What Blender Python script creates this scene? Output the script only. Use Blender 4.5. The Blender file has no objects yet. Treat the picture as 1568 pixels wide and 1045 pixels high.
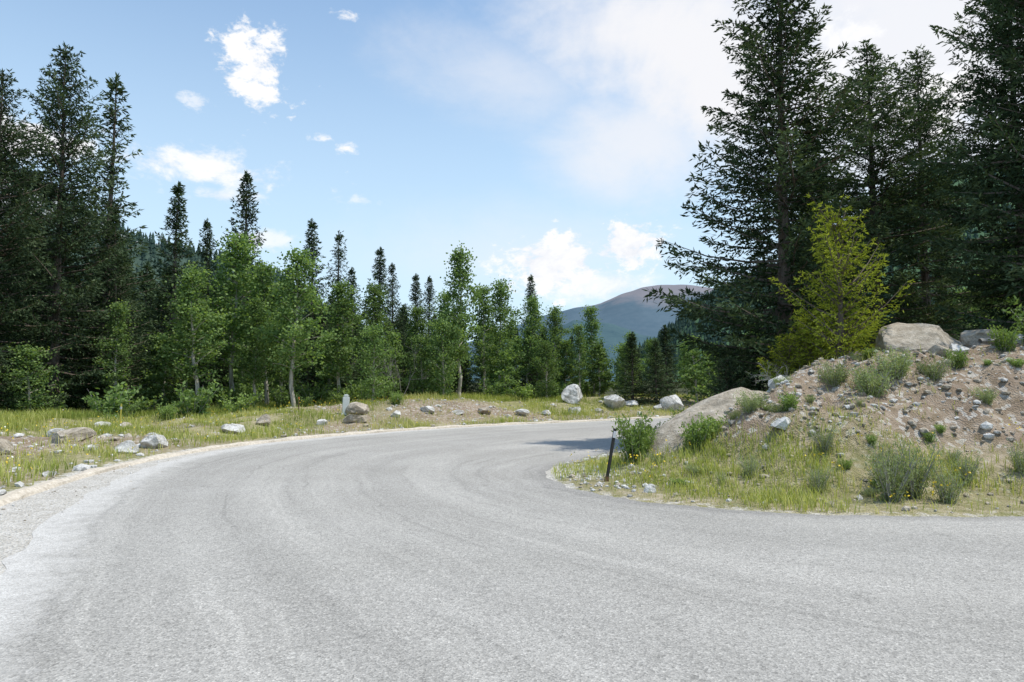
import bpy, math, numpy as np
from mathutils import Vector
R=np.random.default_rng(7)
scene=bpy.context.scene
# ------------------------------------------------------------ helpers
def link(o,parent=None):
    scene.collection.objects.link(o)
    if parent: o.parent=parent
    return o
class Geo:
    def __init__(s): s.v=[];s.t=[];s.f=[];s.m=[];s.n=0
    def add(s,V,F,m=0,t=0.5):
        V=np.asarray(V,float).reshape(-1,3);F=np.asarray(F,int)
        s.v.append(V); s.f.append(F+s.n); s.m.append(np.full(len(F),m))
        s.t.append(np.broadcast_to(np.asarray(t,float),(len(V),)).copy()); s.n+=len(V)
    def mesh(s,name,mats,smooth=False):
        me=bpy.data.meshes.new(name)
        V=np.concatenate(s.v); T=np.concatenate(s.t)
        loops=np.concatenate([f.ravel() for f in s.f])
        tot=np.concatenate([np.full(len(f),f.shape[1]) for f in s.f])
        start=np.concatenate([[0],np.cumsum(tot)[:-1]])
        me.vertices.add(len(V)); me.vertices.foreach_set('co',V.ravel().astype(np.float32))
        me.loops.add(len(loops)); me.loops.foreach_set('vertex_index',loops.astype(np.int32))
        me.polygons.add(len(tot)); me.polygons.foreach_set('loop_start',start.astype(np.int32))
        me.polygons.foreach_set('material_index',np.concatenate(s.m).astype(np.int32))
        me.polygons.foreach_set('use_smooth',np.full(len(tot),smooth))
        a=me.attributes.new('tint','FLOAT','POINT'); a.data.foreach_set('value',T.astype(np.float32))
        for m in mats: me.materials.append(m)
        me.update(calc_edges=True)
        return me
def nrm(a): return a/np.maximum(np.linalg.norm(a,axis=-1,keepdims=True),1e-9)
def leaves(g,P,D,L,W,m,t,rng,side=None):
    n=len(P)
    if n==0: return
    D=nrm(D); S=nrm(np.cross(D,rng.normal(size=(n,3)) if side is None else side))
    L=np.broadcast_to(L,(n,))[:,None]; W=np.broadcast_to(W,(n,))[:,None]
    V=np.stack([P,P+D*L*.45+S*W/2,P+D*L,P+D*L*.45-S*W/2],1).reshape(-1,3)
    F=np.arange(4*n).reshape(n,4)
    g.add(V,F,m,np.repeat(np.broadcast_to(t,(n,)),4))
def tube(g,P,rad,m=0,t=.5,seg=6):
    P=np.asarray(P,float); n=len(P); rad=np.broadcast_to(rad,(n,))
    T=nrm(np.gradient(P,axis=0)); ref=np.array([0,1,.01]) if abs(T[0][2])>.7 else np.array([0,0,1.])
    A=nrm(np.cross(T,ref)); B=np.cross(T,A)
    a=np.linspace(0,2*np.pi,seg,endpoint=False)
    V=P[:,None]+(A[:,None]*np.cos(a)[None,:,None]+B[:,None]*np.sin(a)[None,:,None])*rad[:,None,None]
    i=np.arange(n-1)[:,None]*seg; j=np.arange(seg)[None]; k=(j+1)%seg
    F=np.stack([i+j,i+k,i+seg+k,i+seg+j],-1).reshape(-1,4)
    g.add(V.reshape(-1,3),F,m,t)
def hsh(i,j,s):
    x=np.sin(i*127.1+j*311.7+s*74.7)*43758.5453
    return x-np.floor(x)
def vn(x,y,sc=1.,s=0):
    x=np.asarray(x)*sc;y=np.asarray(y)*sc
    i=np.floor(x);j=np.floor(y);u=x-i;v=y-j;u=u*u*(3-2*u);v=v*v*(3-2*v)
    return (hsh(i,j,s)*(1-u)+hsh(i+1,j,s)*u)*(1-v)+(hsh(i,j+1,s)*(1-u)+hsh(i+1,j+1,s)*u)*v
def sst(x): x=np.clip(x,0,1); return x*x*(3-2*x)
def catmull(P,n):
    P=np.asarray(P,float); P=np.vstack([2*P[0]-P[1],P,2*P[-1]-P[-2]])
    out=[]
    for i in range(1,len(P)-2):
        t=np.linspace(0,1,24,endpoint=False)[:,None]
        a,b,c,d=P[i-1],P[i],P[i+1],P[i+2]
        out.append(.5*((2*b)+(c-a)*t+(2*a-5*b+4*c-d)*t**2+(3*b-a-3*c+d)*t**3))
    out.append(P[-2][None]); Q=np.vstack(out)
    s=np.r_[0,np.cumsum(np.linalg.norm(np.diff(Q,axis=0),axis=1))]
    u=np.linspace(0,s[-1],n)
    return np.stack([np.interp(u,s,Q[:,0]),np.interp(u,s,Q[:,1])],1)
# ------------------------------------------------------------ node helpers
def newmat(name):
    m=bpy.data.materials.new(name); m.use_nodes=True; m.node_tree.nodes.clear(); return m,NT(m.node_tree)
class NT:
    def __init__(s,t): s.t=t
    def n(s,ty,**k):
        x=s.t.nodes.new(ty)
        for a,b in k.items(): setattr(x,a,b)
        return x
    def l(s,a,b): s.t.links.new(a,b)
    def inp(s,sock,v):
        if isinstance(v,bpy.types.NodeSocket): s.l(v,sock)
        elif v is not None: sock.default_value=v
    def math(s,op,a,b=None,c=None,clamp=False):
        x=s.n('ShaderNodeMath',operation=op,use_clamp=clamp)
        for i,v in enumerate((a,b,c)):
            if v is not None: s.inp(x.inputs[i],v)
        return x.outputs[0]
    def mix(s,f,a,b,bt='MIX'):
        x=s.n('ShaderNodeMix',data_type='RGBA',blend_type=bt)
        s.inp(x.inputs[0],f)
        s.inp(x.inputs[6],a if not isinstance(a,tuple) else (*a,1)[:4]); s.inp(x.inputs[7],b if not isinstance(b,tuple) else (*b,1)[:4])
        return x.outputs[2]
    def noise(s,vec,sc,det=4,rough=.6,dist=0):
        x=s.n('ShaderNodeTexNoise'); s.inp(x.inputs['Vector'],vec)
        x.inputs['Scale'].default_value=sc;x.inputs['Detail'].default_value=det;x.inputs['Roughness'].default_value=rough;x.inputs['Distortion'].default_value=dist
        return x.outputs[0]
    def vor(s,vec,sc,out='Distance'):
        x=s.n('ShaderNodeTexVoronoi'); s.inp(x.inputs['Vector'],vec); x.inputs['Scale'].default_value=sc
        return x.outputs[out]
    def ramp(s,f,stops):
        x=s.n('ShaderNodeValToRGB'); s.inp(x.inputs[0],f); e=x.color_ramp.elements
        while len(e)<len(stops): e.new(.5)
        for i,(p,c) in enumerate(stops):
            e[i].position=p; e[i].color=(*c,1) if isinstance(c,tuple) else (c,c,c,1)
        return x.outputs[0]
    def attr(s,n): return s.n('ShaderNodeAttribute',attribute_name=n).outputs['Fac']
    def pos(s): return s.n('ShaderNodeNewGeometry').outputs['Position']
    def obj(s): return s.n('ShaderNodeTexCoord').outputs['Object']
    def map(s,vec,sc):
        x=s.n('ShaderNodeMapping'); s.inp(x.inputs[0],vec); x.inputs['Scale'].default_value=sc; return x.outputs[0]
    def bump(s,h,st,d=.02):
        x=s.n('ShaderNodeBump'); s.inp(x.inputs['Height'],h); x.inputs['Strength'].default_value=st; x.inputs['Distance'].default_value=d; return x.outputs[0]
    def pbr(s,col,rough=.8,normal=None,spec=.3):
        p=s.n('ShaderNodeBsdfPrincipled'); s.inp(p.inputs['Base Color'],col if not isinstance(col,tuple) else (*col,1)); s.inp(p.inputs['Roughness'],rough)
        p.inputs['Specular IOR Level'].default_value=spec
        if normal is not None: s.l(normal,p.inputs['Normal'])
        o=s.n('ShaderNodeOutputMaterial'); s.l(p.outputs[0],o.inputs[0]); return p
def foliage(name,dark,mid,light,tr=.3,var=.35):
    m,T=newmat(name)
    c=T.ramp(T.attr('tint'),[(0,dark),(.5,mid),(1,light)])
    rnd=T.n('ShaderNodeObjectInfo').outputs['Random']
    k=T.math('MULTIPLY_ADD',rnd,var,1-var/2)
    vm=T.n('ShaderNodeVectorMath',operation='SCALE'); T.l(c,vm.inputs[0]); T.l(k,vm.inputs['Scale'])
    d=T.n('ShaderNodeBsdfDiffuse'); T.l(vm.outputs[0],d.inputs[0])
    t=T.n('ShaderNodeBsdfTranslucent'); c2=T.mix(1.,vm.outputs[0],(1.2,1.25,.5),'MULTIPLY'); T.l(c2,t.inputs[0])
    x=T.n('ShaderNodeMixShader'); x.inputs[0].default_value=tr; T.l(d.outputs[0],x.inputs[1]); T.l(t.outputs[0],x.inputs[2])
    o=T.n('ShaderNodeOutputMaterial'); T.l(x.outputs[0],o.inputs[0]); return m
def bark(name,a,b):
    m,T=newmat(name); p=T.obj()
    n=T.noise(T.map(p,(14,14,3)),1,4,.7)
    T.pbr(T.ramp(n,[(.3,a),(.7,b)]),.9,T.bump(n,.6,.02)); return m
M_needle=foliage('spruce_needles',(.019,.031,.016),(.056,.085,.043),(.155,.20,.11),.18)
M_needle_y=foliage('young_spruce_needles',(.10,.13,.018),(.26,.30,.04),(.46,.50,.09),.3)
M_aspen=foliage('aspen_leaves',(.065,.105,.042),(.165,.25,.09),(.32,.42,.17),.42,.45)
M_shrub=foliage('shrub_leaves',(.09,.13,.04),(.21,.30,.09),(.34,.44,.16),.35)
M_sage=foliage('sage_leaves',(.13,.16,.07),(.27,.32,.15),(.43,.49,.27),.3)
M_grass=foliage('grass_blades',(.16,.22,.055),(.37,.40,.12),(.62,.56,.31),.38)
M_bark=bark('spruce_bark',(.07,.055,.04),(.20,.16,.13))
M_abark=bark('aspen_bark',(.25,.22,.17),(.60,.56,.48))
M_dead=bark('dead_wood',(.2,.19,.18),(.46,.44,.40))
M_deadd=bark('dead_twigs',(.13,.12,.11),(.28,.26,.24))
# ------------------------------------------------------------ plan of the road (metres)
KERB=catmull([(70,-7),(30,-7),(14,-6),(5,-4.5),(-1,-2),(-4.3,2),(-5.8,5.5),(-6.8,9),(-7.35,11.1),(-7.7,13.7),(-7.6,16.4),(-7,19),(-5.8,21.4),(-4.2,23.9),(-2.1,26.1),(.4,28.3),(3.4,30.6),(6.9,33.4),(12,37),(22,43),(70,60)],420)
ASPH=catmull([(70,-6.6),(30,-6.5),(14,-5.4),(5,-3.9),(0,-1.6),(-2.4,2),(-3.7,4.6),(-4.4,6),(-5.4,8.),(-6.5,11.1),(-7.15,14.0),(-7.2,16.5),(-6.7,18.9),(-5.55,21.2),(-4.0,23.6),(-1.95,25.8),(.5,28.),(3.5,30.25),(7,33.1),(12,36.7),(22,42.7),(70,59.7)],420)
INNER=catmull([(70,9.4),(30,8.8),(14,8.5),(8,8.42),(6.3,8.43),(5,8.44),(3.45,8.66),(2.3,9.2),(1.54,9.75),(1.0,10.6),(.68,11.6),(.68,12.9),(1.05,14.0),(2.1,15.8),(3.9,18.6),(7.5,23),(13,28.5),(22,35),(70,52)],420)
def inside(P,poly):
    x=P[:,0];y=P[:,1];r=np.zeros(len(P),bool);n=len(poly)
    for i in range(n):
        a=poly[i];b=poly[(i+1)%n]
        if a[1]==b[1]: continue
        c=((a[1]>y)!=(b[1]>y))&(x<(b[0]-a[0])*(y-a[1])/(b[1]-a[1])+a[0]); r^=c
    return r
def pdist(P,line):
    L=line[::3]; d=np.full(len(P),1e9)
    for a,b in zip(L[:-1],L[1:]):
        ab=b-a; t=np.clip(((P-a)@ab)/(ab@ab),0,1); q=P-(a+t[:,None]*ab); d=np.minimum(d,(q*q).sum(1))
    return np.sqrt(d)
KP=np.vstack([KERB[::2],[(3000,60)],[(3000,-7)]]) ; IP=np.vstack([INNER[::2],[(3000,52)],[(3000,9.4)]])
def ground(P):
    P=np.asarray(P,float).reshape(-1,2)
    ik=inside(P,KP); ii=inside(P,IP)
    do=np.where(ik,0,pdist(P,KERB)); di=np.where(ii,pdist(P,INNER),0)
    x,y=P[:,0],P[:,1]
    bump=(vn(x,y,.9,1)-.5)*.22+(vn(x,y,2.6,2)-.5)*.10+(vn(x,y,.25,3)-.5)*.4
    R1=.25+.45*sst((x+13)/8)
    zo=.05*sst(do/.3)+R1*sst((do-.6)/5)+bump*sst(do/2.5)+np.clip(do-10,0,200)*.012
    H=np.clip(1.58+.135*(x-4),1.0,2.5)
    zi=.04*sst(di/.3)+H*sst((di-.8)/3.9)+((vn(x,y,.9,5)-.5)*.40+(vn(x,y,2.2,6)-.5)*.28+(vn(x,y,5.,7)-.5)*.10)*sst((di-.6)/2)
    z=np.where(do>0,zo,np.where(di>0,zi,-.0))
    return z,do,di
# ------------------------------------------------------------ ground sheet
def axis(lo,hi,st,far):
    a=np.arange(lo,hi+1e-6,st); out=[];s=st;v=hi
    while v<far: s*=1.35; v+=s; out.append(v)
    o2=[];s=st;v=lo
    while v>-far: s*=1.35; v-=s; o2.append(v)
    return np.r_[o2[::-1],a,out]
gx=axis(-26,24,.2,7000); gy=axis(-4,48,.2,7000)
X,Y=np.meshgrid(gx,gy); P=np.stack([X.ravel(),Y.ravel()],1)
z,do,di=ground(P)
far=np.hypot(P[:,0],P[:,1]); z=np.where(far>150,np.minimum(z,3),z)
g=Geo(); nx=len(gx); i=np.arange(len(gy)-1)[:,None]*nx; j=np.arange(nx-1)[None]
F=np.stack([i+j,i+j+1,i+nx+j+1,i+nx+j],-1).reshape(-1,4)
g.add(np.c_[P,z],F)
mG,T=newmat('ground_soil_grass'); p=T.pos()
n1=T.noise(p,.9,4,.65); n2=T.noise(p,7,4,.7); n3=T.noise(p,40,2,.7)
veg=T.ramp(T.math('ADD',T.math('MULTIPLY',n1,.6),T.math('MULTIPLY',n2,.4)),[(.35,(.15,.165,.055)),(.5,(.29,.27,.13)),(.65,(.50,.43,.30))])
soil=T.ramp(n2,[(.3,(.18,.13,.088)),(.5,(.33,.26,.19)),(.75,(.50,.43,.35))])
soil=T.mix(T.ramp(T.noise(p,1.7,3,.6),[(.42,0.),(.6,.6)]),soil,(.215,.155,.11))
vo=T.vor(p,38,'Color'); sep=T.n('ShaderNodeSeparateColor'); T.l(vo,sep.inputs[0])
grav=T.ramp(sep.outputs[0],[(0,(.32,.30,.26)),(.5,(.54,.52,.47)),(1,(.74,.72,.68))])
grav=T.mix(.5,grav,T.ramp(T.noise(p,3,4,.7),[(.3,(.38,.34,.28)),(.7,(.66,.63,.58))]))
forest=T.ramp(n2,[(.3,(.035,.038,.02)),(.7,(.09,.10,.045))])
stn=T.vor(p,14,'Color'); s2=T.n('ShaderNodeSeparateColor'); T.l(stn,s2.inputs[0])
soil=T.mix(T.math('MULTIPLY',T.math('GREATER_THAN',s2.outputs[1],.86),.7),soil,(.54,.51,.46))
c=T.mix(T.math('ADD',T.attr('dirt'),T.math('MULTIPLY',T.math('SUBTRACT',n2,.5),.8),clamp=True),veg,soil)
gv=T.math('MULTIPLY_ADD',T.math('SUBTRACT',T.math('ADD',T.attr('gravel'),T.math('MULTIPLY',T.math('SUBTRACT',n2,.5),1.1)),.5),4.,.5,clamp=True)
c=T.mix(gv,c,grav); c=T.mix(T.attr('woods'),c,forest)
hh=T.math('ADD',n3,T.math('MULTIPLY',T.vor(p,38),1.2))
T.pbr(c,.95,T.bump(hh,.7,.03),.15)
me=g.mesh('ground',[mG],True)
def setattr_(me,n,v):
    a=me.attributes.new(n,'FLOAT','POINT'); a.data.foreach_set('value',v.astype(np.float32))
x,y=P[:,0],P[:,1]
gravel=np.where((do<=0)&(di<=0),np.where(x>.9,.45,1.),0.)
gravel=np.maximum(gravel,np.where(do>0,.85*(1-sst(do/.6)),0)); gravel=np.maximum(gravel,np.where(di>0,.5*(1-sst((di-.02)/.4)),0))
nose=np.exp(-((x-1.2)**2+(y-12.6)**2)/1.6); gravel=np.maximum(gravel,nose*.9*(di>0))
dirt=np.where(do>0,np.clip(sst((vn(x,y,.35,11)-.34)*4)*1.*np.exp(-((do-3.5)/3.4)**2),0,1),0)
dmask=lambda x,y,z,di: np.clip(sst((z-.40)/.6)*sst((vn(x,y,.55,12)+.05)*2.2)+.35*sst((x-5.5)/3),0,1)*sst((di-.8)/1.2)
dirt=np.where(di>0,np.clip(.25+dmask(x,y,z,di),0,1),dirt)
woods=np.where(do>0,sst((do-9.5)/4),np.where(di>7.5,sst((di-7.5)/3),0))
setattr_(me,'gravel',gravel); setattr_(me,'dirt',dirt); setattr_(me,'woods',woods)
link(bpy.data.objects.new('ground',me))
# ------------------------------------------------------------ road
K=30; n=len(ASPH)
w=np.linspace(0,1,K)
def progress(L): return np.r_[0,np.cumsum(np.linalg.norm(np.diff(L,axis=0),axis=1))]
so=progress(ASPH); si=progress(INNER)
def arc(L,s,pt): return s[np.argmin(((L-np.array(pt))**2).sum(1))]
pairs=[((70,-6.6),(70,9.4)),((14,-5.4),(14,8.5)),((0,-1.6),(5,8.44)),((-3.7,4.6),(2.3,9.2)),((-6.5,11.1),(.68,11.6)),((-6.7,18.9),(.68,12.9)),((-1.95,25.8),(1.4,14.6)),((3.5,30.2),(3.9,18.6)),((12,36.6),(13,28.5)),((22,42.6),(22,35)),((70,59.6),(70,52))]
ko=[arc(ASPH,so,a) for a,b in pairs]; ki=[arc(INNER,si,b) for a,b in pairs]
uu=np.linspace(0,len(pairs)-1,700)
def smoothi(k):
    v=np.interp(uu,np.arange(len(pairs)),k); ker=np.ones(61)/61; vp=np.pad(v,30,mode='reflect',reflect_type='odd'); return np.convolve(vp,ker,'valid')
qo=smoothi(ko); qi=smoothi(ki)
PO=np.stack([np.interp(qo,so,ASPH[:,0]),np.interp(qo,so,ASPH[:,1])],1); PI=np.stack([np.interp(qi,si,INNER[:,0]),np.interp(qi,si,INNER[:,1])],1)
dv=(PI-PO)/np.linalg.norm(PI-PO,axis=1)[:,None]
PO=PO+dv*((vn(qo,0,2.2,4)-.5)*.16)[:,None]; PI=PI+dv*((vn(qi,0,2.5,8)-.5)*.14+(vn(qi,3,7,8)-.5)*.06)[:,None]
G=PO[:,None]*(1-w)[None,:,None]+PI[:,None]*w[None,:,None]
Z=np.full(G.shape[:2],.012); Z[:,0]=Z[:,-1]=.004
m_=len(PO); i=np.arange(m_-1)[:,None]*K; j=np.arange(K-1)[None]
F=np.stack([i+j,i+K+j,i+K+j+1,i+j+1],-1).reshape(-1,4)
g=Geo(); g.add(np.dstack([G,Z]).reshape(-1,3),F)
mR,T=newmat('worn_asphalt'); p=T.pos()
along=T.attr('along'); across=T.attr('across')
cb=T.n('ShaderNodeCombineXYZ'); T.l(T.math('MULTIPLY',along,.13),cb.inputs[0]); T.l(T.math('MULTIPLY',across,34),cb.inputs[1])
st=T.noise(cb.outputs[0],1,3,.6)
cb2=T.n('ShaderNodeCombineXYZ'); T.l(T.math('MULTIPLY',along,.06),cb2.inputs[0]); T.l(T.math('MULTIPLY',across,8),cb2.inputs[1])
st2=T.noise(cb2.outputs[0],1,2,.5)
base=T.ramp(T.noise(p,.35,4,.6),[(.3,(.345,.330,.300)),(.7,(.410,.394,.362))])
fade=T.ramp(T.noise(p,.25,2,.5),[(.36,.35),(.55,1.)])
base=T.mix(fade,base,T.mix(1.,base,T.ramp(st,[(.3,.80),(.43,1.),(.56,1.),(.68,1.13)]),'MULTIPLY'))
base=T.mix(1.,base,T.ramp(st2,[(.35,.90),(.65,1.06)]),'MULTIPLY')
vc=T.vor(p,85,'Color'); sp=T.n('ShaderNodeSeparateColor'); T.l(vc,sp.inputs[0])
base=T.mix(.75,base,T.ramp(sp.outputs[0],[(0,.5),(.35,.9),(.8,1.08),(1,1.5)]),'MULTIPLY')
fn=T.noise(p,22,3,.75); base=T.mix(.7,base,T.ramp(fn,[(.3,.78),(.5,1.),(.7,1.2)]),'MULTIPLY')
bl=T.noise(p,1.6,4,.75); base=T.mix(.8,base,T.ramp(bl,[(.26,.66),(.37,1.),(1,1.)]),'MULTIPLY')
edge=T.math('MULTIPLY_ADD',T.math('SUBTRACT',T.math('ADD',T.attr('dust'),T.math('MULTIPLY',T.math('SUBTRACT',T.noise(p,5,4,.75),.5),1.0)),.5),2.,.0,clamp=True)
base=T.mix(T.math('MULTIPLY',edge,.75),base,T.ramp(sp.outputs[1],[(0,(.45,.43,.40)),(1,(.74,.72,.68))]))
edge_shade=T.attr('dark'); base=T.mix(edge_shade,base,T.mix(1.,base,(.55,.55,.57),'MULTIPLY'))  # shadow of the bank grass painted into the asphalt along the inner edge
T.pbr(base,.85,T.bump(T.math('ADD',T.vor(p,85),fn),.4,.012),.25)
me=g.mesh('asphalt_road',[mR],True)
cl=(PO+PI)/2; s=np.r_[0,np.cumsum(np.linalg.norm(np.diff(cl,axis=0),axis=1))]
setattr_(me,'along',np.repeat(s[:,None],K,1).ravel()); setattr_(me,'across',np.repeat(w[None],m_,0).ravel())
wl=np.linalg.norm(PO-PI,axis=1)[:,None]
setattr_(me,'dust',(np.exp(-(wl*w[None]/.8)**2)).ravel()); setattr_(me,'dark',(np.exp(-((wl*(1-w)[None])/.4)**2)*.6).ravel())  # 'dark' masks the painted shade band, fading away from the inner edge
link(bpy.data.objects.new('asphalt_road',me))
sel=KERB[(KERB[:,1]>-3)&(KERB[:,0]<9)&(KERB[:,1]<36)]; sel=catmull(sel[::6],260)
tn=nrm(np.gradient(sel,axis=0)); nn=np.stack([-tn[:,1],tn[:,0]],1)
cs=[(-.13,-.03),(-.09,.045),(-.02,.075),(.08,.07),(.14,.02),(.17,-.05)]
V=[]
for a,(o,h) in enumerate(cs):
    jt=(vn(np.arange(260),a*3,.5,21)-.5)*.05; q=sel+nn*(o+jt)[:,None]; V.append(np.c_[q,h+(vn(np.arange(260),a,.35,22)-.5)*.05*(h>0)])
V=np.stack(V,1); k=len(cs); i=np.arange(259)[:,None]*k; j=np.arange(k-1)[None]
g=Geo(); g.add(V.reshape(-1,3),np.stack([i+j,i+j+1,i+k+j+1,i+k+j],-1).reshape(-1,4))
mK,T=newmat('kerb_concrete'); p=T.pos(); q=T.noise(p,12,4,.75)
T.pbr(T.ramp(q,[(.3,(.38,.33,.26)),(.6,(.60,.54,.45)),(.8,(.70,.65,.58))]),.9,T.bump(q,.6,.02),.2)
link(bpy.data.objects.new('low_kerb',g.mesh('low_kerb',[mK])))
# ------------------------------------------------------------ trees
def spruce(name,seed,h,r,dens=1.,leaf=1.,gap=.12,low=.05,mat=None,upt=0.,bare=.0,pw=.9,lobe=.7,zs=1.):
    rg=np.random.default_rng(seed); g=Geo()
    zz=np.linspace(-.3,h,14); bx=np.cumsum(rg.normal(0,.012,14)); by=np.cumsum(rg.normal(0,.012,14))
    tube(g,np.stack([bx,by,zz],1),np.interp(zz,[-.3,h],[.013*h+.04,.012]),0,.4,8)
    z=low*h
    while z<h*.985:
        t=(z-low*h)/(h*(1-low))
        nb=rg.integers(5,8) if t<.9 else 4
        a0=rg.uniform(0,6.28)
        for b in range(nb):
            if rg.random()<gap: continue
            a=a0+b*2*np.pi/nb+rg.normal(0,.2)
            lob=1-lobe*.5+lobe*vn(a*1.3+3,z*1.1,1.,seed)
            L=(r*((1-t)**pw)*min(1,.62+t*3)+.07)*lob*rg.uniform(.68,1.18)
            sl=-.32+.95*t+upt+rg.normal(0,.08); cv=.25-.1*t+rg.uniform(-.05,.15)
            if rg.random()<bare: L*=.7
            d=np.array([np.cos(a),np.sin(a),0]); sd=np.array([-np.sin(a),np.cos(a),0])
            c0=np.array([np.interp(z,zz,bx),np.interp(z,zz,by),z+rg.normal(0,.05)])
            def bp(s): s=np.asarray(s)[...,None]; return c0+d*L*s+np.array([0,0,1])*(sl*L*s+cv*L*s*s)+sd*(.08*L*np.sin(s*3+b))
            tube(g,bp(np.linspace(0,1,4)),np.linspace(.012+.012*L,.004,4),0,.4,3)
            nt=max(3,int(L/.10*dens)); s=np.linspace(.14 if L>.5 else .05,1,nt)
            s=np.repeat(s,2)+rg.normal(0,.01,2*nt); sg=np.tile([1,-1],nt)
            tl=np.clip(.42*L*(1.05-s)**.8*np.clip(s*3.,.3,1)+.10,.08,.55)*rg.uniform(.6,1.2,2*nt)
            td=nrm(d[None]*(.75+.3*s[:,None])+sd[None]*sg[:,None]*rg.uniform(.55,1.05,2*nt)[:,None]+np.array([0,0,1])[None]*(rg.normal(-.12,.28,2*nt)+.35*(s-.4))[:,None])
            base=bp(s)
            m=int(6*dens)+1
            f=(np.arange(m)+.5)/m
            Pn=base[:,None]+td[:,None]*(tl[:,None]*f[None])[...,None]; Pn[...,2]-=(.15*tl[:,None]*f[None]**2)
            Dn=td[:,None]*.9+rg.normal(0,.5,(2*nt,m,3))
            Pn=Pn.reshape(-1,3); Dn=Dn.reshape(-1,3)
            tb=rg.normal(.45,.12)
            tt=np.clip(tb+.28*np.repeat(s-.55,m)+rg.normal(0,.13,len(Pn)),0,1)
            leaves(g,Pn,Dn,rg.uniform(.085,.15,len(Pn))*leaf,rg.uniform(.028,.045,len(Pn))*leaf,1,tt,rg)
        z+=zs*rg.uniform(.19,.34)*(1.0 if dens>.7 else 1.4)*(.75+.5*(1-t))*max(.35,h/14)
    leaves(g,np.tile([bx[-1],by[-1],h-.25],(30,1))+np.c_[np.zeros((30,2)),rg.uniform(-.3,.25,30)],np.c_[rg.normal(0,.5,(30,2)),np.ones(30)],.14*leaf,.035*leaf,1,.6,rg)
    return g.mesh(name,[M_bark,mat or M_needle])
def aspen(name,seed,h,r,low=.28,nl=34,leaf=.12,per=46,mat=None,bk=None,con=1.):
    rg=np.random.default_rng(seed); g=Geo()
    zz=np.linspace(-.3,h*.97,12); bx=np.cumsum(rg.normal(0,.05,12)); by=np.cumsum(rg.normal(0,.05,12)); bx-=bx[0];by-=by[0]
    tube(g,np.stack([bx,by,zz],1),np.linspace(.011*h+.02,.012,12),0,.5,8)
    for b in range(nl):
        t=(b+rg.random())/nl; z=h*(low+(.97-low)*t); a=b*2.4+rg.normal(0,.4)
        prof=min(1,.55+t*3)*(1.03-t)**.65
        L=r*prof*rg.uniform(.5,1.3); up=rg.uniform(.35,1.0)+.5*t
        d=np.array([np.cos(a),np.sin(a),up]); c0=np.array([np.interp(z,zz,bx),np.interp(z,zz,by),z])
        s=np.linspace(0,1,4); pts=c0+d*L*s[:,None]; pts[:,2]-=.25*L*s**2
        tube(g,pts,np.linspace(.010+.012*L,.004,4),0,.5,4)
        nc=max(3,int(L*5))
        for cidx in range(nc):
            f=rg.uniform(.3,1.05); cc=c0+d*L*f+rg.normal(0,.2*max(.4,L*.6),3)*[1,1,.8]; cc[2]-=.25*L*f*f
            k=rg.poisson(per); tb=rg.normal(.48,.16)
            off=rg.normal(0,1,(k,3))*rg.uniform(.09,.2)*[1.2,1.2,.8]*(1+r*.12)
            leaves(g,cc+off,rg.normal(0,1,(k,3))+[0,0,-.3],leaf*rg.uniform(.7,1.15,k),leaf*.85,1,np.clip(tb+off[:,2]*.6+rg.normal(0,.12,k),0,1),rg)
    return g.mesh(name,[bk or M_abark,mat or M_aspen])
def shrub(name,seed,h,r,stems=14,leafL=.07,leafW=.03,per=60,mat=None,up=1.):
    rg=np.random.default_rng(seed); g=Geo()
    for s_ in range(stems):
        a=rg.uniform(0,6.28); o=rg.uniform(0,.25*r); L=h*rg.uniform(.55,1.05)
        lean=rg.uniform(.1,1.)*r/h*1.0
        s=np.linspace(0,1,6); P=np.stack([np.cos(a)*(o+lean*L*s**1.2),np.sin(a)*(o+lean*L*s**1.2),L*s-.05],1)+np.cumsum(rg.normal(0,.012*h,(6,3)),0)
        tube(g,P,np.linspace(.004+.006*h,.002,6),0,.5,4)
        f=rg.uniform(.12,1,per); Pn=np.stack([np.interp(f,s,P[:,i]) for i in range(3)],1)+rg.normal(0,.045*h**.5+.01,(per,3))
        D=rg.normal(0,.8,(per,3))+[0,0,.7*up]
        leaves(g,Pn,D,leafL*rg.uniform(.6,1.2,per),leafW,1,np.clip(rg.normal(.5,.15)+.2*(f-.5)+rg.normal(0,.12,per),0,1),rg)
    return g.mesh(name,[M_dead,mat or M_shrub])
def bare(name,seed,h,r,n=22,mat=None):
    rg=np.random.default_rng(seed); g=Geo()
    def br(p,d,L,rad,lv):
        s=np.linspace(0,1,6)[:,None]; P=p+d*L*s+np.cumsum(rg.normal(0,.03*L,(6,3)),0)*(s>0)
        tube(g,P,np.linspace(rad,rad*.4,6),0,.5,5)
        if lv>0:
            for k in range(5):
                f=rg.integers(2,6); dd=nrm(d+rg.normal(0,.55,3)); br(P[f],dd,L*rg.uniform(.35,.65),rad*.5,lv-1)
    for k in range(5):
        a=rg.uniform(0,6.28); br(np.array([0,0,-.05]),nrm(np.array([np.cos(a)*r/h,np.sin(a)*r/h,1])),h*rg.uniform(.5,.75),.006*h+.006,2)
    return g.mesh(name,[mat or M_dead])
SP=[spruce('spruce_a',1,12,3.0,.85,1.3,.18,.04,pw=.78,lobe=.95),spruce('spruce_b',2,12,2.7,.85,1.3,.26,.05,pw=.72,lobe=1.1),spruce('spruce_c',3,12,2.4,.7,1.6,.2,.05,lobe=.9),spruce('spruce_sparse',4,12,2.0,.6,1.6,.38,.07,bare=.4),spruce('spruce_narrow',5,12,1.9,.6,1.8,.17,.03,pw=1.,lobe=.9),spruce('spruce_wide',6,12,3.1,.7,1.6,.15,.03)]
SPF=[spruce('spruce_far_a',11,12,2.3,.4,2.9,.1,.03,pw=1.),spruce('spruce_far_b',12,12,2.0,.4,2.9,.18,.03,pw=1.)]
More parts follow.
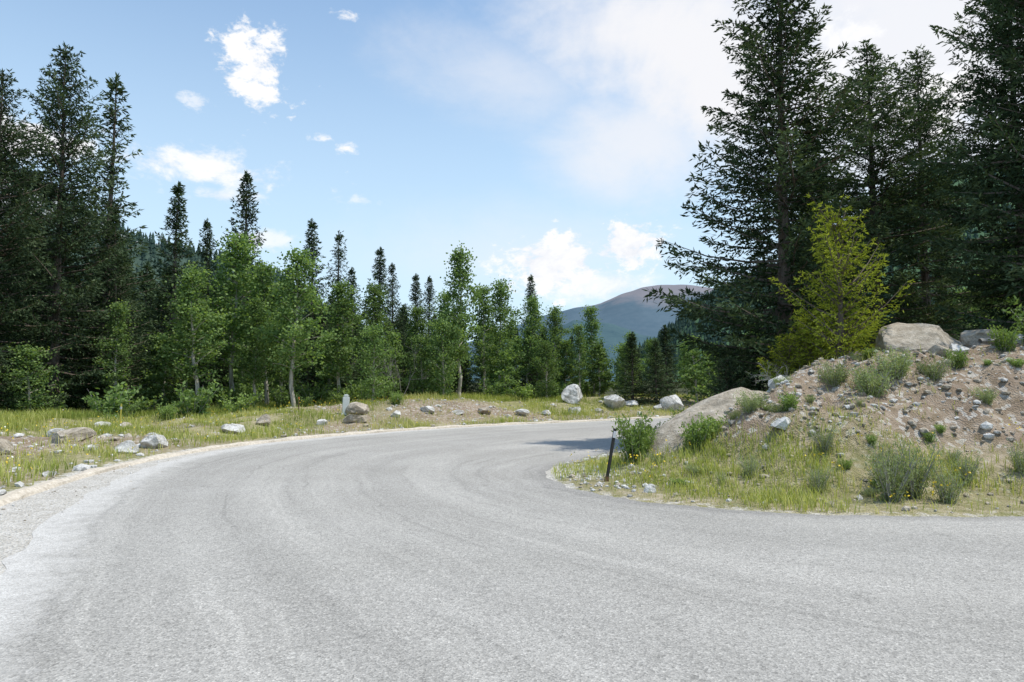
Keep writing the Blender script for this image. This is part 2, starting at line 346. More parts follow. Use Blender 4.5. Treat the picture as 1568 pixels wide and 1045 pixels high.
AS=[aspen('aspen_a',21,7.5,1.2,low=.22,nl=44,leaf=.13,per=32),aspen('aspen_b',22,7.5,1.4,low=.24,nl=46,leaf=.13,per=32),aspen('aspen_c',23,7.5,1.0,low=.2,nl=40,leaf=.13,per=30),aspen('aspen_bushy',24,4,1.1,low=.06,nl=32,leaf=.11,per=36)]
ASF=[aspen('aspen_far_a',31,7.5,1.5,low=.08,nl=34,leaf=.24,per=14),aspen('aspen_far_b',32,7.5,1.2,low=.12,nl=34,leaf=.24,per=14)]
def place(me,name,x,y,h,h0,wx=1.,parent=None,rot=None,sink=.05):
    z=ground([(x,y)])[0][0]; o=bpy.data.objects.new(name,me); s=h/h0
    o.location=(x,y,z-sink); o.scale=(s*wx,s*wx,s); o.rotation_euler=(R.normal(0,.015),R.normal(0,.015),R.uniform(0,6.28) if rot is None else rot)
    return link(o,parent)
for x,y,h,k,w_ in [(-20.1,30,16.6,0,.86),(-19.8,33,16.7,3,.95),(-20.6,27,14.0,1,.85),(-21.5,24,14,2,1),(-19.1,38,12.6,4,1.05),(-17.2,44,15.3,4,.95),(-19.5,44,11.8,4,.9),
    (-13.4,46,12.4,4,1.),(-11.6,45,11.4,3,1.),(-9.,46,10.3,4,1.1),(-8.1,47,9.4,2,.8),(-6.7,48,8.7,4,1.1),(-6.0,48.6,8.6,4,.95),(1.4,50,8.9,4,1.),(-21.6,36,11,2,.9),(-18.6,32.,9.6,2,.85),(-24,31,15,2,1.),(-10.3,44,8.6,4,1.)]:
    place(SP[k],'spruce_tree',x,y,h,12,w_)
for x,y,h,k,w_,ro in [(7.2,18,12.6,0,1.03,.4),(11.3,21,10.1,1,1.08,1.2),(10.2,23.5,10.5,1,.95,2.),(13.4,22,10.2,1,.95,3.5),(12.9,17,10.2,1,.85,.2),(12.6,15.4,13.3,0,.9,4.),(9.0,20.6,8.2,5,1.,1.)]:
    place(SP[k],'spruce_tree',x,y,h,12,w_,rot=ro)
for x,y,h,k,w_ in [(-14.2,31,6.8,0,1.2),(-14.3,35.5,9.,1,1.15),(-12.6,35,7.6,2,1.2),(-16.,34,7.,1,1.),(-9.8,31,7.3,1,1.1),(-8.6,34,6.3,0,1.2),(-11.4,34,6.6,2,1.2),(-2.8,37,8.3,0,1.),(-1.7,41,7.,2,1.1),(-.6,43,7.4,1,1.),(.9,43,6.6,0,1.),
    (2.7,42,5.6,1,1.),(3.9,40,4.4,2,1.1),(5.,42,5.8,2,1.1),(7.6,44,4.3,0,1.1),(9.7,47,4.1,1,1.2),(12.2,48,4.1,2,1.2),(-5.2,38,5.2,2,1.2),(-17.3,30,5.2,2,1.1),(-7.3,36,6.2,1,1.),(-12.2,32.5,5.4,0,1.1),(-3.9,39,6.2,0,1.)]:
    place(AS[k],'aspen_tree',x,y,h,7.5,w_)
for x,y,h,w_ in [(-6.3,31,3.5,1.),(-3.6,35.5,4.3,.9),(-4.7,36,3.4,1.),(2.,38,3.4,1.1),(-19,27,3.0,1.3),(-21,25,3.4,1.3),(6.6,40,3.3,1.2)]:
    place(AS[3],'aspen_sapling',x,y,h,4,w_)
bf=link(bpy.data.objects.new('background_forest',None))
def sky_y(b): return np.interp(b,[-1,-.75,-.6,-.45,-.3,-.2,-.1,0,.1,.2,.3,.36,.45,.55,.7,1],[300,340,380,420,445,465,480,500,520,535,535,490,400,400,430,330])
for k in range(160):
    A_=k<112
    D=R.uniform(46,75) if A_ else R.uniform(27,50); b=R.uniform(-.95,.36) if A_ else R.uniform(.40,1.0)
    if not A_ and abs(D-(30+b*D*.5))<6: D+=12
    h=1.2+(590-sky_y(b))/1045*D*R.uniform(.72,1.0)
    if R.random()<(.65 if A_ else .9): place(SPF[k%2],'forest_spruce_part',b*D,D,h,12,R.uniform(.9,1.3),bf)
    else: place(ASF[k%2],'forest_aspen_part',b*D,D,min(h,8.5),7.5,R.uniform(1,1.3),bf)
for k in range(40):
    b=-.80+1.16*(k+R.random())/40; D=R.uniform(38,46) if b>-.45 else R.uniform(31,38)
    if R.random()<.35: place(SPF[k%2],'edge_spruce_part',b*D,D,R.uniform(3,5.),12,1.5,bf)
    else: place(ASF[k%2],'edge_aspen_part',b*D,D,R.uniform(2.8,4.4),7.5,1.4,bf)
US=[shrub('under_a',41,1.2,.8,20,.15,.09,40,M_aspen),shrub('under_b',42,1.,.9,20,.14,.08,40,M_shrub)]
ug=link(bpy.data.objects.new('forest_undergrowth',None))
for k in range(120):
    b=-.82+1.2*R.random(); D=R.uniform(33,44) if b>-.3 else R.uniform(27,38)
    z,d0,_=ground([(b*D,D)])
    if d0[0]<7: continue
    place(US[0 if R.random()<.7 else 1],'undergrowth_part',b*D,D,R.uniform(.5,1.3),1.1,1.2,ug)
YS=spruce('young_spruce_mesh',51,3.2,.9,1.1,.68,.34,.04,M_needle_y,upt=.5,pw=.55,lobe=1.3,zs=1.25)
place(YS,'young_spruce_tree',6.75,14,3.2,3.2,.92)
YS2=spruce('young_spruce_low',52,1.5,.8,1.2,.55,.1,.04,M_needle_y,upt=.3)
place(YS2,'young_spruce_tree',5.9,14.6,1.0,1.5,1.2); place(YS2,'young_spruce_tree',7.4,15.2,1.3,1.5,1.3); place(YS2,'young_spruce_tree',6.5,14.8,1.2,1.5,1.2)
place(spruce('small_spruce',53,3,1.5,.8,1.0,.1,.02),'spruce_sapling',5.4,17.2,1.9,3,1.)
place(bare('bare_shrub_mesh',61,2.6,1.0,mat=M_deadd),'dead_shrub',-5.7,35.,3.0,2.6,1.)
place(bare('bare_twigs_mesh',62,.7,.35),'dead_shrub',5.3,13.6,.7,.7,1.)
# ------------------------------------------------------------ shrubs and herbs
WIL=shrub('willow_mesh',71,.95,.33,18,.085,.026,120,M_shrub,1.2)
SAG=shrub('sage_mesh',72,.6,.55,40,.06,.018,80,M_sage)
FEA=shrub('feathery_mesh',73,.7,.34,30,.07,.012,50,M_sage,1.6)
GRN=shrub('green_bush_mesh',74,.6,.4,26,.07,.028,80,M_shrub)
for x,y,h in [(2.2,12.3,1.0),(2.45,12.6,.7),(-7.7,9.6,.75),(-8.,9.1,.6)]: place(WIL,'willow_shrub',x,y,h,.95)
for x,y,h in [(6.3,12.0,.6),(6.9,12.3,.55),(5.9,12.5,.45),(7.5,12.2,.4),(8.,11.6,.3),(4.2,12.0,.4)]: place(SAG,'sage_shrub',x,y,h,.6)
for x,y,h in [(5.1,9.3,.75),(5.5,9.5,.85),(5.8,9.2,.6),(6.5,9.9,.5),(4.3,9.7,.45),(7.,9.1,.45),(7.4,10,.5),(3.6,10.4,.4),(4.8,10.6,.5),(5.3,9.8,.7),(-17,20,.7),(-13,17,.5)]: place(FEA,'wormwood_plant',x,y,h,.7)
for x,y,h in [(3.25,12.0,.6),(3.5,12.2,.5),(4.7,11.6,.35),(8.2,12.6,.4),(10.2,13.,.9),(7.0,9.0,.3),(4.0,15.5,.8),(4.8,16.2,.9),(3.5,16.8,.7),(-13,26,.7),(-5,29.5,.6),(-14,24,.5),(9.3,12.9,.5)]: place(GRN,'green_shrub',x,y,h,.6)
bw=link(bpy.data.objects.new('bank_weeds',None))
for k in range(80):
    x=R.uniform(2.4,13); y=R.uniform(9,14.5); zq,_,dq=ground([(x,y)])
    if dq[0]<.7: continue
    me=[SAG,FEA,GRN,FEA][R.integers(0,4)]; place(me,'weed_part',x,y,R.uniform(.08,.24),.62,R.uniform(.9,1.6),bw)
# ------------------------------------------------------------ grass
def blades(name,N,xr,yr,fn,hr,wid):
    P=np.stack([R.uniform(*xr,N),R.uniform(*yr,N)],1); z,do,di=ground(P)
    pr,hm,tn_=fn(P,z,do,di); k=R.random(N)<pr; P=P[k];z=z[k];hm=hm[k];tn_=tn_[k];n=len(P)
    h=R.uniform(*hr,n)*hm; a=R.uniform(0,6.28,n); ln=R.uniform(.1,.75,n)*h
    b=np.c_[P,z-.02]; S=np.c_[np.cos(a+1.6),np.sin(a+1.6),np.zeros(n)]*(wid*R.uniform(.6,1.3,n))[:,None]
    D=np.c_[np.cos(a)*ln,np.sin(a)*ln,h]; mid=b+np.c_[np.cos(a)*ln*.3,np.sin(a)*ln*.3,h*.6]
    V=np.stack([b-S*.5,b+S*.5,mid+S*.4,mid-S*.4,b+D],1).reshape(-1,3); q=np.arange(n)[:,None]*5
    t=np.clip(tn_+R.normal(0,.16,n),0,1)
    g=Geo(); g.add(V,q+np.array([[0,1,2,3]]),0,np.repeat(t,5)); g.f.append(q+np.array([[3,2,4]])); g.m.append(np.zeros(n))
    link(bpy.data.objects.new(name,g.mesh(name,[M_grass])))
def f_out(P,z,do,di):
    x,y=P[:,0],P[:,1]; c=sst((vn(x,y,.8,31)-.28)*3)*.8+.2*vn(x,y,3,32); D=np.hypot(x,y)
    bare_=sst((vn(x,y,.35,11)-.38)*4.5)*np.exp(-((do-3.5)/3.)**2)
    return (do>.15)*(do<16)*c*(1-.86*bare_)*sst((do-.1)/.8)*(abs(x)<D*.85), .45+.8*vn(x,y,.7,33)+.4*sst((do-5)/4), .20+.55*vn(x,y,.4,34)-.12*sst((do-6)/4)
blades('verge_grass',360000,(-26,14),(5,46),f_out,(.12,.32),.017)
def f_in(P,z,do,di):
    x,y=P[:,0],P[:,1]; c=sst((vn(x,y,1.1,41)-.36)*3.2)*.75+.06; d_=dmask(x,y,z,di)
    return (di>.05)*(di<9)*c*(1-.92*np.clip(d_*1.15,0,1))*np.where((x<2.2)&(di<.9),.35,1), (.40+.8*vn(x,y,.8,43))*(1-.3*d_)*np.where(di<.6,.7,1), .22+.5*vn(x,y,.5,44)
blades('bank_grass',150000,(.6,14),(8.3,19),f_in,(.10,.30),.011)
mF,T=newmat('yellow_petals'); T.pbr((.75,.55,.04),.6)
mW,T=newmat('white_petals'); T.pbr((.75,.75,.70),.6)
g=Geo(); N=5000; P=np.stack([R.uniform(-22,12,N),R.uniform(8.5,34,N)],1); z,do,di=ground(P)
k=((do>.5)&(do<10)&(R.random(N)<.35))|((di>.4)&(di<2.6)&(R.random(N)<.9)&(vn(P[:,0],P[:,1],.8,50)>.4)); P=P[k];z=z[k]
h=R.uniform(.12,.3,len(P)); B=np.c_[P,z+h]
for q in range(3):
    leaves(g,B+R.normal(0,.02,B.shape),R.normal(0,1,B.shape),.035,.03,0,.5,R)
kk=R.random(len(B))<.15; leaves(g,B[kk]+.05,R.normal(0,1,B[kk].shape),.045,.04,1,.5,R)
link(bpy.data.objects.new('wildflowers',g.mesh('wildflowers',[mF,mW])))
# ------------------------------------------------------------ rocks
def rockmat(name,a,b,c_):
    m,T=newmat(name); p=T.pos(); n=T.noise(p,6,5,.7); f=T.noise(p,45,3,.7); big=T.noise(p,2.2,4,.6,1.)
    c=T.ramp(n,[(.3,a),(.55,b),(.75,c_)]); c=T.mix(.6,c,T.ramp(f,[(.3,.65),(.6,1.05),(.8,1.2)]),'MULTIPLY')
    c=T.mix(T.ramp(big,[(.50,0.),(.62,.6)]),c,(.17,.155,.12))
    T.pbr(c,.9,T.bump(T.math('ADD',n,T.math('MULTIPLY',f,.4)),.9,.06),.2); return m
M_gran=rockmat('pale_granite',(.46,.45,.42),(.70,.69,.66),(.82,.81,.78))
M_tan=rockmat('tan_granite',(.28,.235,.175),(.50,.44,.355),(.68,.63,.55))
import bmesh
def ico(sub):
    bm=bmesh.new(); bmesh.ops.create_icosphere(bm,subdivisions=sub,radius=1); V=np.array([v.co[:] for v in bm.verts]); F=np.array([[v.index for v in f.verts] for f in bm.faces]); bm.free(); return V,F
I1,I4=ico(1),ico(4)
def rockverts(V,seed,cuts=13,rough=.035):
    rg=np.random.default_rng(seed); V=V.copy()
    for k in range(cuts):
        n=nrm(rg.normal(size=3)); c=rg.uniform(.5,.82); d=V@n; V-=np.maximum(d-c,0)[:,None]*n
    V*=(1+rough*(vn(V[:,0]*3+V[:,2]*5,V[:,1]*3-V[:,2]*2,1,seed)-.5)*3)[:,None]+(rough*.6*(vn(V[:,0]*9+V[:,2]*7,V[:,1]*9,1,seed+1)-.5))[:,None]
    return V
rk=[0]
def boulder(x,y,sx,sy,sz,rot=0,tilt=(0,0),mat=None,sink=.35,name='boulder',z=None,cuts=13):
    rk[0]+=1; g=Geo(); V=rockverts(I4[0],100+rk[0],cuts)*[sx/2,sy/2,sz/2]; V/= .80
    g.add(V,I4[1]); me=g.mesh(name,[mat or M_gran]); o=bpy.data.objects.new(name,me)
    zz=ground([(x,y)])[0][0] if z is None else z
    o.location=(x,y,zz+sz*(.5-sink)); o.rotation_euler=(tilt[0],tilt[1],rot); link(o); return o
for x,y,sx,sz in [(-8.7,16.6,.75,.42),(-8.6,15.4,.5,.32),(-10.3,16.,.9,.4),(-8.7,21.3,.75,.4),(-8.4,23.2,.5,.4),(-5.9,25.6,1.,.45),(-3.6,29.,.7,.42),(-1.3,31.2,.7,.4),(.5,32.0,.6,.36),(3.1,34,.7,.42),
   (3.2,36.6,1.3,1.05),(5.5,36.9,1.4,.9),(8.7,37.3,1.5,1.15),(6.6,37.6,1.,.45),(-10.6,14.2,.8,.3),(-2.4,30,.5,.3),(1.6,32.8,.5,.3),(-12.5,19,.6,.3),(-6.9,25.,.45,.3),(-.2,31.2,.35,.25),(7.9,36.8,.6,.4),(-15,19.5,.6,.3),(-11.8,21,.5,.3),(-9.6,12.3,.45,.22),(-4.6,27.2,.5,.3),(4.4,34.6,.5,.35),(-9.7,18.6,.4,.25),(-13.4,22.5,.5,.3)]:
    boulder(x,y,sx,sx*.8,sz,R.uniform(0,6),(R.normal(0,.12),R.normal(0,.12)),M_gran if (R.random()<.8 or sx>1.1) else M_tan,.24)
boulder(-6.0,26.9,.85,.7,.6,.5,(0,0),M_tan,.25)
zc=lambda x,y:ground([(x,y)])[0][0]
boulder(3.45,13.0,2.9,1.2,.75,.18,(.15,-.50),M_tan,.5,'rock_slab',z=.62,cuts=8)
boulder(2.3,12.9,.5,.45,.35,.2,(0,0),M_tan,.3)
boulder(8.15,14.0,2.1,1.3,.9,.25,(.15,-.18),M_tan,.28)
boulder(9.45,13.9,.8,.7,.6,1.,(0,0),M_tan,.2)
boulder(8.1,13.0,.5,.45,.32,1.,(0,.1),M_tan,.25); boulder(8.6,13.2,.35,.3,.25,2.,(0,0),M_gran,.25)
boulder(10.1,13.7,.7,.5,.35,2.5,(0,.1),M_gran,.25); boulder(5.6,13.8,.45,.4,.35,1.5,(0,.1),M_gran,.25); boulder(5.0,12.9,.4,.3,.3,1.5,(0,.1),M_gran,.3)
boulder(4.4,11.2,.32,.3,.22,.5,(0,0),M_gran,.3); boulder(7.1,13.8,.6,.5,.4,.4,(0,0),M_tan,.3); boulder(2.0,10.1,.2,.16,.16,.4,(0,0),M_gran,.3); boulder(10.8,13.3,.9,.6,.4,.4,(0,0),M_tan,.3)
g=Geo(); 
def scatter(N,xr,yr,fn,sr,m):
    P=np.stack([R.uniform(*xr,N),R.uniform(*yr,N)],1); z,do,di=ground(P); k=R.random(N)<fn(P,z,do,di); P=P[k];z=z[k]
    for q in range(len(P)):
        s=R.uniform(*sr)*(R.random()**1.5*1.6+.5); V=I1[0]*(1+R.normal(0,.16,(len(I1[0]),1)))*[s*R.uniform(.7,1.3),s,s*R.uniform(.45,.8)]
        a=R.uniform(0,6.28);c,s_=np.cos(a),np.sin(a); V=V@np.array([[c,s_,0],[-s_,c,0],[0,0,1]])
        g.add(V+[P[q,0],P[q,1],z[q]+s*.2],I1[1],m if R.random()<.35 else 1-m)
scatter(13000,(.6,14),(8.3,16),lambda P,z,do,di:(di>.12)*np.where(di<.5,.08,.06+.5*sst((z-.5)/.6)),(.008,.042),0)
scatter(7000,(-16,12),(6,38),lambda P,z,do,di:(do>.1)*(do<9)*.45,(.02,.07),1)
scatter(1800,(.6,3.2),(9.5,15.5),lambda P,z,do,di:(di>.08)*(di<1.4)*(P[:,1]>10.4)*.6,(.012,.035),1)
scatter(3000,(-8,-2),(2,16),lambda P,z,do,di:(do<=0)*(di<=0)*(P[:,0]<-3.6-.28*(P[:,1]-4)-.3)*.45,(.005,.014),0)
link(bpy.data.objects.new('loose_stones',g.mesh('loose_stones',[M_gran,M_tan])))
# ------------------------------------------------------------ road furniture
def simplemat(n,c,r=.6):
    m,T=newmat(n); q=T.noise(T.obj(),30,4,.7); T.pbr(T.mix(T.math('MULTIPLY',q,.5),c,tuple(v*.5+.03 for v in c)),r,T.bump(q,.2,.005)); return m
M_blk=simplemat('weathered_black_plastic',(.03,.028,.026)); M_ref=simplemat('reflector_sheet',(.7,.7,.72),.3); M_con=simplemat('marker_concrete',(.75,.77,.72)); M_yel=simplemat('yellow_fibreglass',(.65,.56,.1)); M_rust=simplemat('rusty_steel',(.16,.09,.05))
def boxpart(name,parent,dims,loc,mat,bev=.006):
    bm=bmesh.new(); bmesh.ops.create_cube(bm,size=1); 
    for v in bm.verts: v.co=Vector((v.co.x*dims[0],v.co.y*dims[1],v.co.z*dims[2]))
    bmesh.ops.bevel(bm,geom=bm.edges[:],offset=bev,segments=2,affect='EDGES'); me=bpy.data.meshes.new(name); bm.to_mesh(me); bm.free(); me.materials.append(mat)
    o=bpy.data.objects.new(name,me); o.location=loc; return link(o,parent)
e=link(bpy.data.objects.new('delineator_post',None)); e.location=(1.53,11.2,zc(1.53,11.2)-.02); e.rotation_euler=(.04,.17,.3)
boxpart('stake',e,(.055,.022,.86),(0,0,.43),M_blk); boxpart('reflector',e,(.052,.006,.11),(0,-.0145,.79),M_ref,.002); boxpart('cap',e,(.06,.028,.03),(0,0,.872),M_blk); boxpart('ground_anchor',e,(.075,.04,.12),(0,0,.04),M_rust)
e=link(bpy.data.objects.new('marker_post',None)); e.location=(-6.5,26.8,zc(-6.5,26.8)-.03); e.rotation_euler=(0,.02,.2)
boxpart('shaft',e,(.26,.16,.72),(0,0,.36),M_con,.02); boxpart('top_cap',e,(.22,.13,.10),(0,0,.76),M_con,.04); boxpart('base_collar',e,(.34,.24,.1),(0,0,.03),M_con,.02)
for x,y,h in [(-12.0,21,.75)]:
    e=link(bpy.data.objects.new('yellow_marker_stake',None)); e.location=(x,y,zc(x,y)-.03); e.rotation_euler=(.02,.05,0)
    boxpart('stake',e,(.04,.03,h),(0,0,h/2),M_yel); boxpart('band',e,(.044,.034,.08),(0,0,h-.1),M_ref,.003); boxpart('tip',e,(.03,.022,.03),(0,0,h+.015),M_yel)
e=link(bpy.data.objects.new('orange_marker_stake',None)); e.location=(-8.4,27.,zc(-8.4,27)-.03)
M_or=simplemat('orange_paint',(.6,.2,.04)); boxpart('stake',e,(.03,.03,.5),(0,0,.25),M_rust); boxpart('tip',e,(.045,.045,.09),(0,0,.52),M_or)
g=Geo(); s=np.linspace(0,1,9)[:,None]; Pl=np.array([9.2,13.4,0])+np.array([2.2,.5,0])*s; zz_=[zc(a,b)+.10 for a,b in Pl[:,:2]]; Pl[:,2]=np.linspace(zz_[0],zz_[-1],9)+.05
tube(g,Pl,np.linspace(.05,.025,9),0,.5,8); tube(g,np.array([Pl[4],Pl[4]+[.1,-.2,.15],Pl[4]+[.3,-.45,.2]]),[.022,.015,.008],0,.5,5)
link(bpy.data.objects.new('fallen_log',g.mesh('fallen_log',[M_dead])))
# ------------------------------------------------------------ mountains
def ridge(name,D,pts,mat,amp,front=.55,back=1.35,nu=220,nv=60,seed=0):
    pts=np.array(pts,float); xs=np.linspace(pts[0,0],pts[-1,0],nu); hz=np.interp(xs,pts[:,0],pts[:,1])
    v=np.linspace(0,1,nv); k=.7
    yy=np.where(v<k,front+(1-front)*v/k,1+(back-1)*(v-k)/(1-k))*D; pf=np.where(v<k,sst(v/k)**.9,1-sst((v-k)/(1-k)))
    Xg=xs[None]*(yy/D)[:,None]; Yg=np.repeat(yy[:,None],nu,1)
    f=8./D
    nz=(vn(Xg,Yg,f,seed)-.5)+(vn(Xg,Yg,f*2.7,seed+1)-.5)*.5+(vn(Xg,Yg,f*7,seed+2)-.5)*.22
    Zg=hz[None]*pf[:,None]+nz*amp*np.sqrt(pf)[:,None]*np.minimum(1,hz/ (amp*2+1))[None]-2
    g=Geo(); i=np.arange(nv-1)[:,None]*nu; j=np.arange(nu-1)[None]
    g.add(np.stack([Xg,Yg,Zg],-1).reshape(-1,3),np.stack([i+j,i+j+1,i+nu+j+1,i+nu+j],-1).reshape(-1,4))
    link(bpy.data.objects.new(name,g.mesh(name,[mat],True))); return Xg,Yg,Zg
def hillmat(name,a,b,rock,zr,sc,th=.58):
    m,T=newmat(name); p=T.pos(); n=T.noise(p,sc,5,.7); f=T.noise(p,sc*12,4,.7)
    c=T.ramp(T.math('ADD',T.math('MULTIPLY',n,.5),T.math('MULTIPLY',f,.5)),[(.38,a),(.62,b)])
    sx=T.n('ShaderNodeSeparateXYZ'); T.l(p,sx.inputs[0])
    k=T.math('MULTIPLY_ADD',T.math('SUBTRACT',T.math('ADD',T.math('DIVIDE',sx.outputs[2],zr),T.math('MULTIPLY',n,.8)),1.0+th*.4+.2),5.,.5,clamp=True)
    T.pbr(T.mix(k,c,T.mix(f,rock,tuple(v*1.3 for v in rock))),.95,None,.05); return m
ridge('distant_mountain',4000,[(-900,100),(-400,200),(-92,300),(138,400),(367,455),(520,478),(640,530),(769,568),(865,580),(1056,580),(1250,555),(1500,540),(2000,600),(3200,500)],hillmat('hazy_mountain',(.075,.12,.155),(.10,.145,.18),(.17,.165,.18),490,.0022,.3),30,seed=3)  # aerial haze is painted into the mountain colours as a bluish tint
ridge('distant_mountain',2200,[(-300,40),(60,150),(200,205),(330,190),(420,160),(560,150),(900,260)],hillmat('hazy_foothill',(.045,.085,.105),(.07,.12,.13),(.1,.14,.16),9000,.004),22,seed=8)  # foothill colours blued to stand in for haze over distance
LH=ridge('left_hill',500,[(-900,270),(-520,200),(-375,158),(-330,135),(-279,106),(-231,92),(-184,84),(-160,72),(-126,46),(-88,24),(-40,2)],hillmat('left_hill_forest',(.045,.075,.06),(.075,.11,.085),(.30,.30,.30),135,.02,.2),12,seed=13)  # forest colours carry a painted haze tint
RH=ridge('right_hill',900,[(140,20),(186,48),(220,80),(246,106),(315,140),(420,190),(500,240),(560,268),(600,278),(675,290),(1200,340)],hillmat('right_hill_forest',(.05,.10,.06),(.10,.165,.08),(.1,.14,.08),9000,.012),18,seed=17)
mHF,T=newmat('hill_tree_needles'); T.pbr(T.ramp(T.attr('tint'),[(0,(.035,.062,.052)),(1,(.075,.115,.085))]),.95,None,.05)
g=Geo()
def hilltrees(H,N,hr,seed):
    rg=np.random.default_rng(seed); Xg,Yg,Zg=H; a=rg.integers(8,46,N); b=rg.integers(1,Xg.shape[1]-1,N)
    fx=rg.uniform(0,1,N)
    cx=Xg[a,b]*(1-fx)+Xg[a,b-1]*fx; cy=Yg[a,b]+rg.uniform(0,1,N)*(Yg[a+1,b]-Yg[a,b]); cz=np.minimum(Zg[a,b],Zg[a+1,b])
    cz=np.minimum(cz,Zg[a,b-1])
    h=rg.uniform(*hr,N); seg=6
    for (z0,z1,rr) in [(.0,.55,.2),(.3,.8,.15),(.6,1.,.10)]:
        an=np.arange(seg)*2*np.pi/seg
        ring=np.stack([cx[:,None]+np.cos(an)*(h*rr)[:,None]*rg.uniform(.6,1.3,(N,seg)),cy[:,None]+np.sin(an)*(h*rr)[:,None],np.repeat((cz+h*z0)[:,None],seg,1)+rg.uniform(-.05,.05,(N,seg))*h[:,None]],-1)
        tip=np.stack([cx,cy,cz+h*z1],-1)[:,None]; V=np.concatenate([ring,tip],1).reshape(-1,3)
        q=np.arange(N)[:,None,None]*(seg+1); j=np.arange(seg)
        F=(q+np.stack([j,(j+1)%seg,np.full(seg,seg)],-1)[None]).reshape(-1,3)
        g.add(V,F,0,np.repeat(rg.random(N),seg+1))
hilltrees(LH,4500,(6,12),5); hilltrees(RH,7000,(9,16),6)
link(bpy.data.objects.new('hillside_forest',g.mesh('hillside_forest',[mHF])))
# ------------------------------------------------------------ world + sun
EL,AZ=math.radians(65),math.radians(98)
sd=Vector((math.sin(AZ)*math.cos(EL),math.cos(AZ)*math.cos(EL),math.sin(EL)))
w_=bpy.data.worlds.new('World'); scene.world=w_; w_.use_nodes=True; nt=w_.node_tree; nt.nodes.clear(); T=NT(nt)
try: w_.cycles.sampling_method='NONE'
except Exception as ex: print(ex)
sky=T.n('ShaderNodeTexSky',sky_type='NISHITA'); sky.sun_disc=False; sky.sun_elevation=EL; sky.sun_rotation=AZ; sky.altitude=2800; sky.air_density=1.; sky.dust_density=1.2; sky.ozone_density=1.
dr=T.n('ShaderNodeTexCoord').outputs['Generated']; sx=T.n('ShaderNodeSeparateXYZ'); T.l(dr,sx.inputs[0])
U=T.math('ARCTAN2',sx.outputs[0],sx.outputs[1]); Vv=T.math('ARCSINE',sx.outputs[2])
nA=T.noise(T.map(dr,(1,1,1.5)),15,5,.68,.2); nB=T.noise(T.map(dr,(1,1,1.8)),3.2,5,.6,.5); nC=T.noise(T.map(dr,(1,1,1.8)),42,4,.65,.2)
nA=T.math('SUBTRACT',nA,.5);nB=T.math('SUBTRACT',nB,.5);nC=T.math('SUBTRACT',nC,.5)
def pix(px,py):
    return math.atan((px-784)/1045), math.atan((590-py)/math.hypot(1045,px-784))
def cloud(px,py,a,b,soft,ka,kb,kc,tilt=0,amt=1.):
    u0,v0=pix(px,py); u=T.math('SUBTRACT',U,u0); v=T.math('SUBTRACT',Vv,v0)
    if tilt:
        c,s=math.cos(tilt),math.sin(tilt)
        u,v=T.math('ADD',T.math('MULTIPLY',u,c),T.math('MULTIPLY',v,s)),T.math('SUBTRACT',T.math('MULTIPLY',v,c),T.math('MULTIPLY',u,s))
    u=T.math('DIVIDE',u,a); v=T.math('DIVIDE',v,b)
    r=T.math('SQRT',T.math('MULTIPLY_ADD',u,u,T.math('MULTIPLY',v,v)))
    r=T.math('SUBTRACT',1.,r)
    for n_,k in ((nA,ka),(nB,kb),(nC,kc)):
        if k: r=T.math('MULTIPLY_ADD',n_,k,r)
    x=T.n('ShaderNodeMapRange',interpolation_type='SMOOTHSTEP'); T.l(r,x.inputs[0]); x.inputs[1].default_value=0; x.inputs[2].default_value=soft; x.inputs[4].default_value=amt
    return x.outputs[0]
veil=[cloud(1010,50,.38,.20,.8,.4,1.6,0,-.5,1.),cloud(985,200,.20,.13,.9,.4,1.2,0,-.3,.8),cloud(1400,60,.42,.28,.9,.4,.9,0,0,.95),cloud(790,110,.28,.09,1.1,.6,1.2,0,-.2,.55),cloud(800,390,.45,.10,1.3,.5,.8,0,0,.5)]
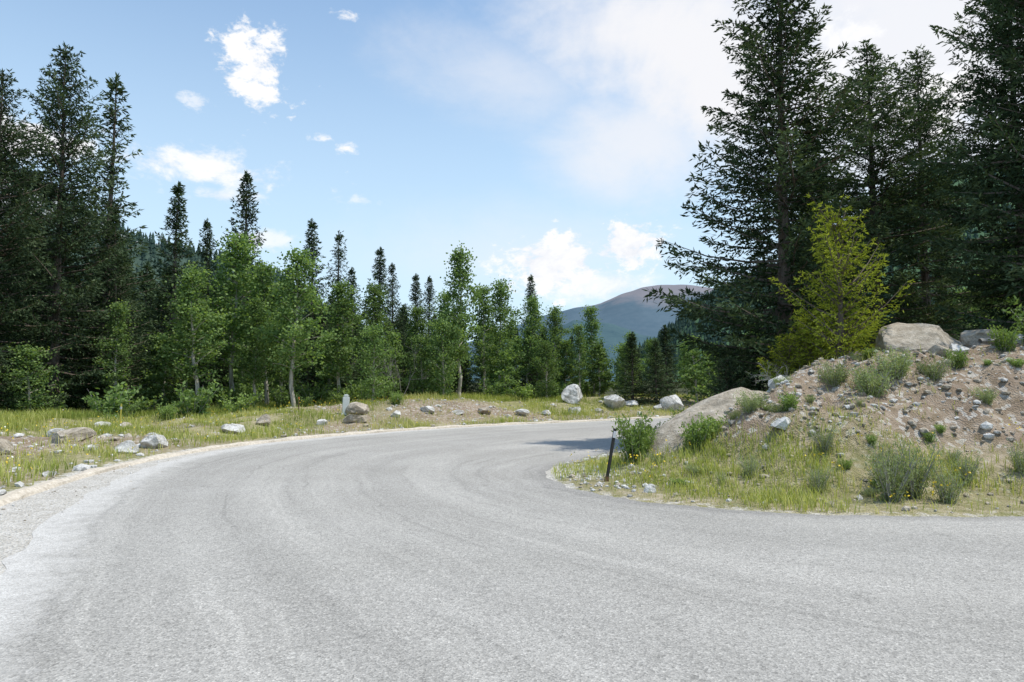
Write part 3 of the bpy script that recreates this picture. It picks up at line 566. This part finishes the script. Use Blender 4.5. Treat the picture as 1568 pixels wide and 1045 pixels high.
cum=[cloud(382,90,.054,.052,.8,4.2,0,2.2),cloud(300,250,.15,.030,1.1,3.4,.5,1.2,-.05,.95),cloud(340,298,.07,.016,1.1,3,0,1.5,0,.7),cloud(850,402,.085,.052,.5,2.6,0,1.5),cloud(965,375,.057,.042,.45,2.2,0,1.5),cloud(905,438,.12,.030,.8,1.6,0,.8,0,.8),
 cloud(487,206,.017,.006,1.3,1.,0,4),cloud(526,219,.02,.008,1.3,1.,0,4),cloud(515,6,.024,.008,1.2,1,0,4),cloud(285,142,.018,.012,1.5,1,0,5,0,.6),cloud(535,303,.03,.008,1.5,1,0,4,0,.5),
 cloud(20,205,.07,.03,.5,2.,0,1.),cloud(395,365,.05,.018,.8,2.,0,1,0,.7),cloud(1455,150,.06,.05,.6,2.,0,1),cloud(1300,60,.06,.04,.6,2.,0,1,0,.8)]
def mx(L):
    a=L[0]
    for b in L[1:]: a=T.math('MAXIMUM',a,b)
    return a
vm_=mx(veil); cm=mx(cum)
ST=.15
skc=T.n('ShaderNodeVectorMath',operation='MULTIPLY'); T.l(sky.outputs[0],skc.inputs[0]); skc.inputs[1].default_value=(1.5,1.72,1.72)
hz=T.n('ShaderNodeMapRange',interpolation_type='SMOOTHSTEP'); T.l(Vv,hz.inputs[0]); hz.inputs[1].default_value=.68; hz.inputs[2].default_value=0; hz.inputs[3].default_value=.12; hz.inputs[4].default_value=.9
c=T.mix(hz.outputs[0],skc.outputs[0],(.70/ST,.89/ST,1.0/ST))
c=T.mix(vm_,c,(.93/ST,.935/ST,.97/ST))
shade=T.ramp(T.math('ADD',nA,.5),[(.3,(.84/ST,.87/ST,.94/ST)),(.55,(1.04/ST,1.04/ST,1.05/ST))])
c=T.mix(cm,c,shade)
bg=T.n('ShaderNodeBackground'); T.l(c,bg.inputs[0]); bg.inputs[1].default_value=ST
wo=T.n('ShaderNodeOutputWorld'); T.l(bg.outputs[0],wo.inputs[0])
sl=bpy.data.lights.new('sun','SUN'); sl.energy=4.4; sl.angle=math.radians(.5); sl.color=(1,.945,.85)
so_=link(bpy.data.objects.new('sun',sl)); so_.rotation_euler=(-sd).to_track_quat('-Z','Y').to_euler()
cam=bpy.data.cameras.new('camera'); cam.lens=24; cam.sensor_width=36; cam.clip_end=12000; co=link(bpy.data.objects.new('camera',cam))
co.location=(0,0,1.6); co.rotation_euler=(math.radians(93.7),0,0); scene.camera=co
scene.view_settings.view_transform='Standard'; scene.view_settings.look='None'; scene.view_settings.exposure=0
